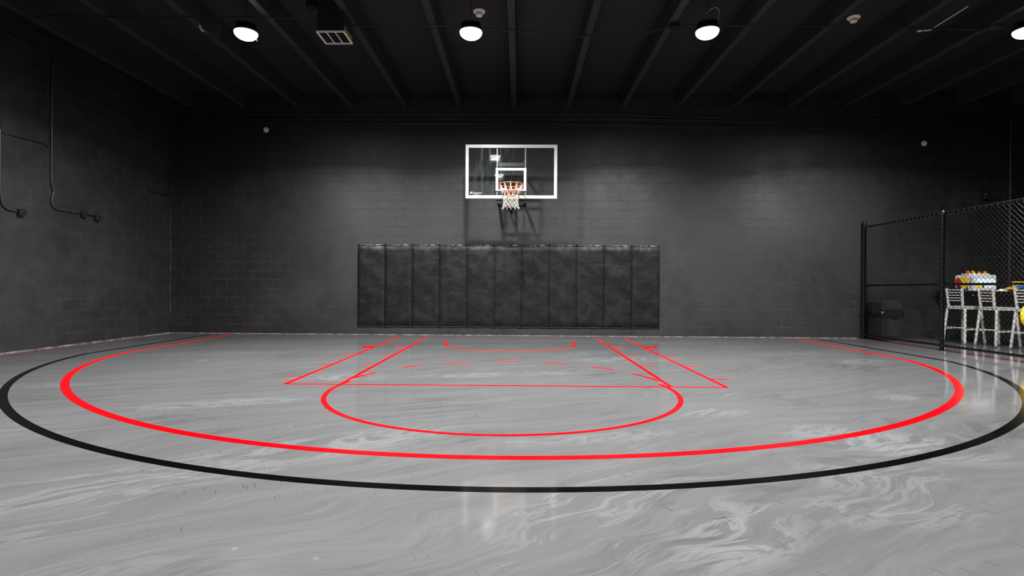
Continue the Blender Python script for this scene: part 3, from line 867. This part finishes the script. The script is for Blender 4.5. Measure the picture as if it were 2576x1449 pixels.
wallbox(-2.08, 2.335, 'black outlet box at the far end of the left wall conduit', True)
pipe('cable', [lw(-3.895, 3.421, .012), lw(-3.2, 3.43, .012), lw(-3.10, 3.405, .012), lw(-3.07, 3.44, .012), lw(-3.072, 3.62, .012), lw(-3.07, 3.85, .012)], .007, M_conduit, 'thin black cable running along the left wall to the conduit', 'cable', 'cables on the walls')
pipe('cable', [lw(-4.4, 5.0, .015), lw(-3.5, 4.99, .015), lw(-3.0, 4.975, .015), lw(-1.5, 4.90, .015), lw(-.05, 4.82, .015)], .009, M_conduit, 'dark cable along the top of the left wall', 'cable', 'cables on the walls')
pipe('cable', [(-7.60, -.03, 4.70), (-7.655, -.035, 4.5), (-7.665, -.035, 3.9), (-7.655, -.035, 3.55), (-7.63, -.03, 3.3), (-7.64, -.035, 3.13), (-7.675, -.06, 3.08), lw(-.25, 3.075, .014), lw(-.55, 3.06, .014), lw(-.66, 3.09, .014), lw(-.70, 3.13, .014)], .008, M_conduit, 'black cable dropping down the left corner and hooking onto the left wall', 'cable', 'cables on the walls')

# ------------------------------------------------------------------ chain link fence
FX = 7.72
fence = thing('chain_link_fence', 'tall black chain link fence at the right of the court', 'fence', (FX, 0, 0))
def fpart(name, f, m=M_pipe, smooth=True, parent=None):
    b = MB(); f(b); return b.build(name, m, parent or fence, smooth=smooth, angle=40)
posts = [(-.05, 2.53, .040), (-2.28, 2.475, .036), (-4.5, 2.475, .036), (-6.7, 2.475, .036)]
for y, h, r in posts:
    p = fpart('post', lambda b: b.tube([(0, y, .0), (.0, y, h)], r, 16))
    fpart('post_cap', lambda b: b.lathe([(r + .004, h - .02), (r + .004, h + .005), (r * .7, h + .026), (r * .2, h + .034)], 16, (0, y, 0)), parent=p)
    fpart('base_plate', lambda b: b.box((0, y, .004), (r * 3.2, r * 3.2 if y < -.2 else r * 2.2, .008)), smooth=False, parent=p)
ye = -6.75
fpart('top_rail', lambda b: b.tube([(0, -.05, 2.44), (0, -2.3, 2.45), (0, ye, 2.44)], .021, 12))
fpart('middle_rail', lambda b: b.tube([(.0, -.05, 1.165), (.0, -2.28, 1.178), (.0, ye, 1.178)], .021, 12))
fpart('bottom_rail', lambda b: b.tube([(0, -.05, .07), (0, -2.3, .09), (0, ye, .10)], .021, 12))
p = .086; h = p / 2
mesh = MB()
z0, z1 = .05, 2.43
nz = int((z1 - z0) / h)
k = 0
y = -.10
rw = random.Random(3)
while y > ye + .05:
    pts = []
    ph = rw.uniform(-.003, .003)
    for j in range(nz + 1):
        sgn = 1 if (j + k) % 2 else -1
        pts.append((-.026 + (.0035 if ((j + k) % 2) else -.0035), y + sgn * (h / 2 + .003) + ph, z0 + j * h))
    mesh.tube(pts, .0031, 4, caps=False)
    y -= p / 2 * 1.0
    k += 1
mo = mesh.build('chain_link_mesh', M_fence, fence); mo['kind'] = 'stuff'
b = MB()
for k in range(60):
    yy = -.14 - k * .11
    b.tube([(-.03, yy, 2.41), (-.026, yy, 2.462), (0, yy, 2.464), (.022, yy, 2.45), (.0, yy, 2.425)], .0026, 4)
b.build('tie_wires', M_conduit, fence)['kind'] = 'stuff'
for y, hh, r in posts[:1]:
    for z in (.25, .75, 1.25, 1.75, 2.2):
        b = MB(); b.lathe([(r + .004, -.012), (r + .004, .012)], 16, (0, y, z)); b.build('tension_band', M_pipe, fence)
for y, zs in ((-2.28, (1.178, .09, 2.445)), (-.05, (2.2, 1.75, 1.2, .75, .25))):
    for z in zs:
        for dy in (-.06, .06) if y < -1 else (-.05,):
            b = MB(); b.lathe([(.007, 0), (.007, .01)], 8, mat=Matrix.Translation((-.024, y + dy, z)) @ Matrix.Rotation(-PI / 2, 4, 'Y')); b.build('clamp_bolt', M_steel, fence)

# ------------------------------------------------------------------ bin
t = thing('waste_bin', 'black square waste bin with a swing lid and shiny liner, behind the fence', 'waste bin', (8.02, -.30, 0))
b = MB()
def frus(b, w0, d0, z0, w1, d1, z1):
    b.add([(-w0 / 2, -d0 / 2, z0), (w0 / 2, -d0 / 2, z0), (w0 / 2, d0 / 2, z0), (-w0 / 2, d0 / 2, z0), (-w1 / 2, -d1 / 2, z1), (w1 / 2, -d1 / 2, z1), (w1 / 2, d1 / 2, z1), (-w1 / 2, d1 / 2, z1)],
          [(3, 2, 1, 0), (4, 5, 6, 7), (0, 1, 5, 4), (1, 2, 6, 5), (2, 3, 7, 6), (3, 0, 4, 7)])
frus(b, .40, .46, 0, .43, .49, .62)
b.build('body', M_bin, t, bevel=.02)
b = MB()
for sx, w in ((0, .30),):
    b.box((0, -.243, .10), (w, .014, .012)); b.box((0, -.25, .48), (w, .014, .012))
    b.box((-.15, -.246, .29), (.012, .014, .39)); b.box((.15, -.246, .29), (.012, .014, .39))
b.box((-.212, 0, .10), (.014, .34, .012)); b.box((-.216, -.17, .29), (.014, .012, .39)); b.box((-.216, .17, .29), (.014, .012, .39))
b.build('panel_ribs', M_bin, t, bevel=.004)
b = MB(); N = 40; vs, fs = [], []
for k in range(N):
    a = 2 * PI * k / N; c, s_ = math.cos(a), math.sin(a)
    q = 1 / max(abs(c), abs(s_)); q = min(q, 1.3)
    r_ = .01 * math.sin(7 * a) + .006 * math.sin(13 * a + 1)
    zl = .515 - .03 * abs(math.sin(3.5 * a)) - (.03 if c > 0 else 0)
    vs += [(.218 * q * c, .248 * q * s_, .66), (.232 * q * c + r_ * c, .262 * q * s_ + r_ * s_, .60), (.238 * q * c + r_ * 1.6 * c, .268 * q * s_ + r_ * 1.6 * s_, zl + .02), (.228 * q * c + r_ * c, .258 * q * s_ + r_ * s_, zl)]
for k in range(N):
    l = (k + 1) % N
    for q in range(3): fs.append((4 * k + q, 4 * l + q, 4 * l + q + 1, 4 * k + q + 1))
b.add(vs, fs); o = b.build('liner', M_liner, t, smooth=True)
sm_ = o.modifiers.new('Solid', 'SOLIDIFY'); sm_.thickness = .003
b = MB(); b.add([], []); frus(b, .44, .50, .645, .43, .49, .80); frus(b, .43, .49, .80, .36, .40, .84)
b.build('lid', M_bin, t, bevel=.015, seg=3)
b = MB(); b.box((.0, -.252, .735), (.34, .010, .12)); b.build('flap', M_bin, t, bevel=.004)

# ------------------------------------------------------------------ bar table with a stretch cover
ta = math.radians(-67.5)                      # long axis direction
A = Vector((9.19, -.12)); dv = Vector((math.cos(ta), math.sin(ta))); nv = Vector((-dv.y, dv.x))   # nv points away from the stools
L_, W_ = 3.4, .95
def tp(u, w): p_ = A + dv * u + nv * w; return (p_.x, p_.y)
t = thing('bar_table', 'tall bar table under a fitted black stretch cover', 'table', (A.x + dv.x * L_ / 2 + nv.x * W_ / 2, A.y + dv.y * L_ / 2 + nv.y * W_ / 2, 0))
o0 = Vector(t.location)
b = MB()
b.prism([(x - o0.x, y - o0.y) for x, y in (tp(0, 0), tp(L_, 0), tp(L_, W_), tp(0.40, W_))], 1.032, 1.058)
b.build('tabletop', M_cloth, t, bevel=.006)
cv = MB(); prof = [(1.0, 1.03), (.9, .93), (.80, .80), (.735, .6), (.70, .35), (.71, .15), (.74, .01)]
# loops shrink from the top edge to the feet, the sag of stretched cloth
loops = []
for s_, z in prof:
    ins = (1 - s_) * .62
    loops.append([(*tp(ins * .85, ins), z), (*tp(L_ - ins, ins), z), (*tp(L_ - ins, W_ - ins * .5), z), (*tp(.40 + ins * .7, W_ - ins * .5), z)])
vs = [(x - o0.x, y - o0.y, z) for lp in loops for x, y, z in lp]
fs = []
for i in range(len(loops) - 1):
    for j in range(4):
        fs.append((4 * i + j, 4 * i + (j + 1) % 4, 4 * i + 4 + (j + 1) % 4, 4 * i + 4 + j))
cv.add(vs, fs); cv.build('stretch_cover', M_cloth, t)
t2 = thing('brass_tag', 'small brass tag on the black table cover between the stools', 'tag', (0, 0, 0))
bx, by = tp(.72, .028)
b = MB(); b.lathe([(.016, 0), (.018, .004), (.016, .008)], 16, mat=Matrix.Translation((bx, by, .965)) @ Matrix.Rotation(ta, 4, 'Z') @ Matrix.Rotation(PI / 2, 4, 'X'))
b.tube([(bx, by, .98), (bx - .004, by - .002, 1.0), (bx, by, 1.022)], .003, 6)
b.build('tag_disc', M_brass, t2, smooth=True)

# ------------------------------------------------------------------ bar stools (local +x is the way the stool faces)
def make_stool():
    r = thing('bar_stool', '', 'stool')
    ws, ds, wf, df, zt = .38, .36, .47, .455, .665
    for sx in (-1, 1):
        for sy in (-1, 1):
            b = MB()
            top = (sx * (ds / 2 - .03), sy * (ws / 2 - .05), .715)
            b.tube(smooth_path([top, (sx * (ds / 2 - .004), sy * (ws / 2 - .012), .70), (sx * ds / 2, sy * ws / 2, zt), (sx * (ds + df) / 4, sy * (ws + wf) / 4, zt / 2), (sx * df / 2, sy * wf / 2, .004)], 5), .0245, 12)
            b.build('leg', M_stool, r, smooth=True)
    def at(sx, sy, z):
        u = 1 - z / zt
        return (sx * (ds + (df - ds) * u) / 2, sy * (ws + (wf - ws) * u) / 2, z)
    for (a_, c_, z) in (((-1, -1), (-1, 1), .325), ((1, -1), (1, 1), .30), ((-1, -1), (1, -1), .295), ((-1, 1), (1, 1), .295)):
        b = MB(); b.tube([at(*a_, z), at(*c_, z)], .0115, 10); b.build('footrest', M_stool, r, smooth=True)
    b = MB(); n = 12; vs, fs = [], []
    for j in range(n + 1):
        for i in range(n + 1):
            u, v_ = i / n - .5, j / n - .5
            dish = -.010 * math.cos(PI * u) * math.cos(PI * v_)
            vs.append((u * .395, v_ * .40, .757 + dish))
    m_ = (n + 1) ** 2
    for x, y, z in list(vs): vs.append((x, y, .738))
    for j in range(n):
        for i in range(n):
            a_ = j * (n + 1) + i
            fs.append((a_, a_ + 1, a_ + n + 2, a_ + n + 1)); fs.append((m_ + a_ + n + 1, m_ + a_ + n + 2, m_ + a_ + 1, m_ + a_))
    bd = [i for i in range(n + 1)] + [(j + 1) * (n + 1) - 1 for j in range(1, n + 1)] + [n * (n + 1) + i for i in range(n - 1, -1, -1)] + [j * (n + 1) for j in range(n - 1, 0, -1)]
    for i in range(len(bd)):
        a_, c_ = bd[i], bd[(i + 1) % len(bd)]
        fs.append((a_, m_ + a_, m_ + c_, c_))
    b.add(vs, fs); b.build('seat', M_stool, r, smooth=True, angle=40)
    b = MB()
    for p0, p1 in (((-.18, -.185), (-.18, .185)), ((.18, -.185), (.18, .185)), ((-.18, -.185), (.18, -.185)), ((-.18, .185), (.18, .185))):
        b.bar((*p0, .716), (*p1, .716), .026, .044)
    b.build('seat_frame', M_stool, r, bevel=.005)
    for sy in (-1, 1):
        b = MB(); b.bar((-.185, sy * .150, .72), (-.225, sy * .162, 1.108), .032, .050); b.build('back_post', M_stool, r, bevel=.01, seg=3)
    for k in range(5):
        z = 1.078 - k * .0535; u = (z - .72) / .388
        b = MB(); b.bar((-.185 - .04 * u, -.150 - .012 * u, z), (-.185 - .04 * u, .150 + .012 * u, z), .014, .022); b.build('back_slat', M_stool, r, bevel=.004)
    return r
st0 = make_stool()
for i, (x, y, a, l) in enumerate(((9.10, -1.03, .15, 'aluminium bar stool with slatted back, nearest the fence post and furthest left'),
                                 (9.30, -1.575, -.01, 'aluminium bar stool with slatted back, middle one along the black table'),
                                 (9.37, -2.27, .02, 'aluminium bar stool cut by the right edge, yellow and blue bag beside it'))):
    o = st0 if i == 0 else copy_tree(st0)
    o.location = (x, y, 0); o.rotation_euler = (0, 0, a)
    o['label'] = l; o['group'] = 'bar stools along the table'

# ------------------------------------------------------------------ things on the table
ZT = 1.0585
fr = thing('drinks_cooler', 'silver tabletop drinks cooler with a red bull on a yellow sun on its side', 'cooler', (9.755, -.50, ZT))
CW, CD, CH = .45, .50, .335
b = MB()
ro = .04
poly = []
for cx, cz, a0 in ((CW / 2 - .012, .012, -90), (CW / 2 - ro, CH - ro, 0), (-CW / 2 + ro, CH - ro, 90), (-CW / 2 + .012, .012, 180)):
    rr_ = ro if cz > .1 else .012
    for k in range(7):
        a = math.radians(a0 + 90 * k / 6); poly.append((cx + rr_ * math.cos(a), cz + rr_ * math.sin(a)))
b.prism(poly, -CD / 2, CD / 2, Matrix.Rotation(PI / 2, 4, 'X'))
b.build('casing', M_silver, fr, bevel=.014, seg=3)
FRONT = Matrix.Translation((-CW / 2, -CD / 2, 0)) @ Matrix.Rotation(PI / 2, 4, 'X')
SIDE_M = Matrix.Translation((-CW / 2, CD / 2, 0)) @ Matrix.Rotation(-PI / 2, 4, 'Z') @ Matrix.Rotation(PI / 2, 4, 'X')
def decal(name, poly, m, face_m, th=.0012):
    # poly is (along the face from its left end, height)
    return MB().prism(poly, -.002, th, face_m).build(name, m, fr)
sq = lambda p: [(x * 1.02, z * 1.02) for x, z in p]
decal('blue_panel', sq([(.014, .014), (.335, .014), (.33, .12), (.014, .12)]), M_navy, SIDE_M, .0010)
decal('yellow_sun', sq([(.235 + .105 * math.cos(a), .168 + .135 * math.sin(a)) for a in [math.radians(x) for x in range(-180, 180, 8)]]), M_yellow, SIDE_M, .0018)
bull = [(.014, .13), (.014, .235), (.03, .25), (.055, .255), (.075, .275), (.095, .28), (.12, .262), (.15, .235), (.175, .195), (.19, .15), (.196, .115),
        (.185, .10), (.165, .112), (.14, .105), (.118, .12), (.10, .105), (.085, .085), (.065, .07), (.045, .072), (.03, .095)]
cx_ = sum(q[0] for q in bull) / len(bull); cz_ = sum(q[1] for q in bull) / len(bull)
decal('bull_outline', sq([(max(.008, cx_ + (x - cx_) * 1.09), cz_ + (z - cz_) * 1.08) for x, z in bull]), M_paper, SIDE_M, .0022)
decal('bull_emblem', sq(bull), M_redprint, SIDE_M, .0028)
decal('yellow_horn', sq([(.15, .10), (.165, .118), (.18, .112), (.178, .098)]), M_yellow, SIDE_M, .0034)
text_mesh('Red Bull', .068, M_redprint, 'vertical_lettering', fr, SIDE_M @ Matrix.Translation((.425, .045, .0012)) @ Matrix.Rotation(PI / 2, 4, 'Z'), ext=.0008)
decal('display_window', [(.06, .115), (CW - .035, .115), (CW - .028, .245), (.055, .245)], M_window, FRONT, .002)
decal('window_rim', [(.05, .245), (CW - .025, .245), (CW - .025, .256), (.05, .256)], M_paper, FRONT, .003)
decal('yellow_price_card', [(.025, .070), (.145, .070), (.155, .112), (.02, .112)], M_lemon, FRONT, .004)
decal('blue_price_card', [(.16, .075), (.195, .075), (.205, .112), (.16, .112)], M_navy, FRONT, .004)
decal('pale_card', [(.205, .075), (CW - .07, .075), (CW - .06, .110), (.21, .110)], M_window, FRONT, .003)
text_mesh('Red Bull', .036, M_redprint, 'small_lettering', fr, FRONT @ Matrix.Translation((.285, .030, .001)), ext=.0008)

def pillow(w, d, h_, seed):
    rnd = random.Random(seed); b = MB(); n = 8; vs, fs = [], []
    for s_ in (1, -1):
        for j in range(n + 1):
            for i in range(n + 1):
                u, v_ = 2 * i / n - 1, 2 * j / n - 1
                f = max(0, (1 - u ** 4)) ** .6 * max(0, (1 - v_ ** 2)) ** .5
                vs.append((u * w / 2 * (1 - .06 * (1 - v_ * v_)), v_ * d / 2, s_ * h_ / 2 * f + .004 * rnd.uniform(-1, 1) * f + s_ * .0008))
    m_ = (n + 1) ** 2
    for j in range(n):
        for i in range(n):
            a = j * (n + 1) + i
            fs += [(a, a + 1, a + n + 2, a + n + 1), (m_ + a + n + 1, m_ + a + n + 2, m_ + a + 1, m_ + a)]
    bd = [i for i in range(n + 1)] + [(j + 1) * (n + 1) - 1 for j in range(1, n + 1)] + [n * (n + 1) + i for i in range(n - 1, -1, -1)] + [j * (n + 1) for j in range(n - 1, 0, -1)]
    for i in range(len(bd)):
        a, c = bd[i], bd[(i + 1) % len(bd)]
        fs.append((a, m_ + a, m_ + c, c))
    b.add(vs, fs); return b
TX, TY = 9.755, -.50
tray = thing('snack_tray', 'shallow clear tray of snack packets on the drinks cooler', 'tray', (TX, TY, ZT + CH))
b = MB(); b.box((0, 0, .004), (.44, .18, .006)); b.box((0, -.088, .016), (.44, .004, .024)); b.box((0, .088, .016), (.44, .004, .024)); b.box((-.218, 0, .016), (.004, .18, .024)); b.box((.218, 0, .016), (.004, .18, .024))
b.build('tray_shell', M_smoke, tray)
fo = [(M_redfoil, 'red'), (M_orangefoil, 'orange'), (M_gold, 'golden yellow'), (M_redfoil, 'red'), (M_gold, 'golden yellow'), (M_redfoil, 'dark red'), (M_orangefoil, 'orange')]
ORDS = ['leftmost', 'second from left', 'third from left', 'middle', 'third from right', 'second from right', 'rightmost']
for i, (m, cn) in enumerate(fo):
    x = -.183 + i * .061
    rnd = random.Random(i + 20)
    o = pillow(.062, .075, .022, i).build('snack_packet', m, smooth=True)
    o.rotation_euler = (math.radians(52 + rnd.uniform(-8, 8)), rnd.uniform(-.3, .3), rnd.uniform(-.25, .25))
    o.location = (TX + x, TY + (.024 if i % 2 else -.024), ZT + CH + .046 + (.012 if i in (1, 2, 3) else 0))
    tag(o, '%s snack packet in the tray on the cooler, %s of seven' % (cn, ORDS[i]), 'snack packet', 'snack packets on the cooler')
    MB().box((0, .0, .0), (.034, .036, .0235)).build('printed_band', M_gold if m is not M_gold else M_redfoil, o, bevel=.012)

b = MB(); n = 10; vs, fs = [], []
rnd = random.Random(8)
for j in range(n + 1):
    for i in range(n + 1):
        u, v_ = i / n - .5, j / n - .5
        vs.append((u * .17, v_ * .14, .004 + max(0, .05 * (1 - (2 * u) ** 2) * (1 - (2 * v_) ** 2)) * rnd.uniform(.55, 1)))
for j in range(n):
    for i in range(n):
        a = j * (n + 1) + i; fs.append((a, a + 1, a + n + 2, a + n + 1))
b.add(vs, fs)
px, py = 9.90, -.96
o = b.build('paper_napkin', M_paper, loc=(px, py, ZT - .001)); tag(o, 'crumpled white paper napkin on the black table, right of the cooler', 'napkin')
sd = o.modifiers.new('Solid', 'SOLIDIFY'); sd.thickness = .003
px, py = 10.16, -1.02
t = thing('snack_bag', 'blue and gold snack bag lying on the black table at the right edge', 'snack bag', (px, py, ZT), math.radians(-8))
o = pillow(.22, .17, .075, 31).build('gold_end', M_gold, t, smooth=True, loc=(-.10, 0, .050), rot=(0, math.radians(-4), 0))
o = pillow(.26, .19, .10, 32).build('blue_body', M_blue, t, smooth=True, loc=(.09, 0, .062), rot=(0, math.radians(4), 0))
px, py = 10.41, -.78
t = thing('lunch_box', 'grey and yellow box standing on the table at the right edge', 'box', (px, py, ZT), math.radians(0))
MB().box((0, 0, .065), (.19, .14, .13)).build('box_body', M_plate, t, bevel=.015)
MB().box((0, 0, .165), (.20, .15, .07)).build('yellow_lid', M_yellow, t, bevel=.02)
MB().box((.02, -.074, .10), (.13, .012, .10)).build('yellow_flap', M_lemon, t, bevel=.005)

# yellow and blue bag hung on the third stool's near side
t = thing('drawstring_bag', 'yellow and blue drawstring bag hanging past the third stool at the right edge', 'bag', (8.965, -2.62, .66))
b = MB(); n = 20
b.lathe([(.02, -.21), (.10, -.20), (.155, -.13), (.17, -.02), (.155, .08), (.11, .15), (.05, .185), (.02, .19)], n, mat=Matrix.Scale(.55, 4, (0, 1, 0)))
b.build('yellow_body', M_yellow, t, smooth=True)
b = MB(); b.lathe([(.05, .18), (.075, .21), (.085, .245), (.06, .25)], 16, mat=Matrix.Scale(.6, 4, (0, 1, 0))); b.build('blue_neck', M_navy, t, smooth=True)
b = MB(); b.tube(smooth_path([(.03, 0, .2), (.06, .03, .32), (.11, .10, .41), (.165, .158, .45)], 5), .006, 6); b.tube(smooth_path([(-.03, 0, .2), (.0, .03, .32), (.08, .11, .42), (.155, .155, .456)], 5), .006, 6); b.build('blue_cord', M_navy, t, smooth=True)

# ------------------------------------------------------------------ camera
cam_d = D.cameras.new('camera')
cam = D.objects.new('camera', cam_d); link(cam)
cx, cy, cz, yaw, pit, rol, foc, ppx = .163, -12.2375, 1.0886, .0196, -.0024, .0061, 1382.38, -10.2
def from_cam(v):
    X, Y, Z = v
    c, s = math.cos(pit), math.sin(pit); Y, Z = c * Y - s * Z, s * Y + c * Z
    c, s = math.cos(yaw), math.sin(yaw); X, Y = c * X - s * Y, s * X + c * Y
    return Vector((X, Y, Z))
c, s = math.cos(rol), math.sin(rol)
right, up, fwd = from_cam((c, 0, s)), from_cam((-s, 0, c)), from_cam((0, 1, 0))
R = Matrix((right, up, -fwd)).transposed()
cam.matrix_world = Matrix.Translation((cx, cy, cz)) @ R.to_4x4()
cam_d.sensor_fit = 'HORIZONTAL'; cam_d.sensor_width = 36
cam_d.lens = foc / 2576 * 36
cam_d.shift_x = -ppx / 2576
cam_d.clip_start = .05; cam_d.clip_end = 100
scn = bpy.context.scene
scn.camera = cam

# ------------------------------------------------------------------ world and view
wd = D.worlds.new('world'); scn.world = wd; wd.use_nodes = True
wd.node_tree.nodes['Background'].inputs[0].default_value = (0, 0, 0, 1)
wd.node_tree.nodes['Background'].inputs[1].default_value = 0
scn.view_settings.view_transform = 'Standard'
scn.view_settings.look = 'None'
scn.view_settings.gamma = 1
scn.view_settings.use_curve_mapping = False
scn.view_settings.exposure = 0.0
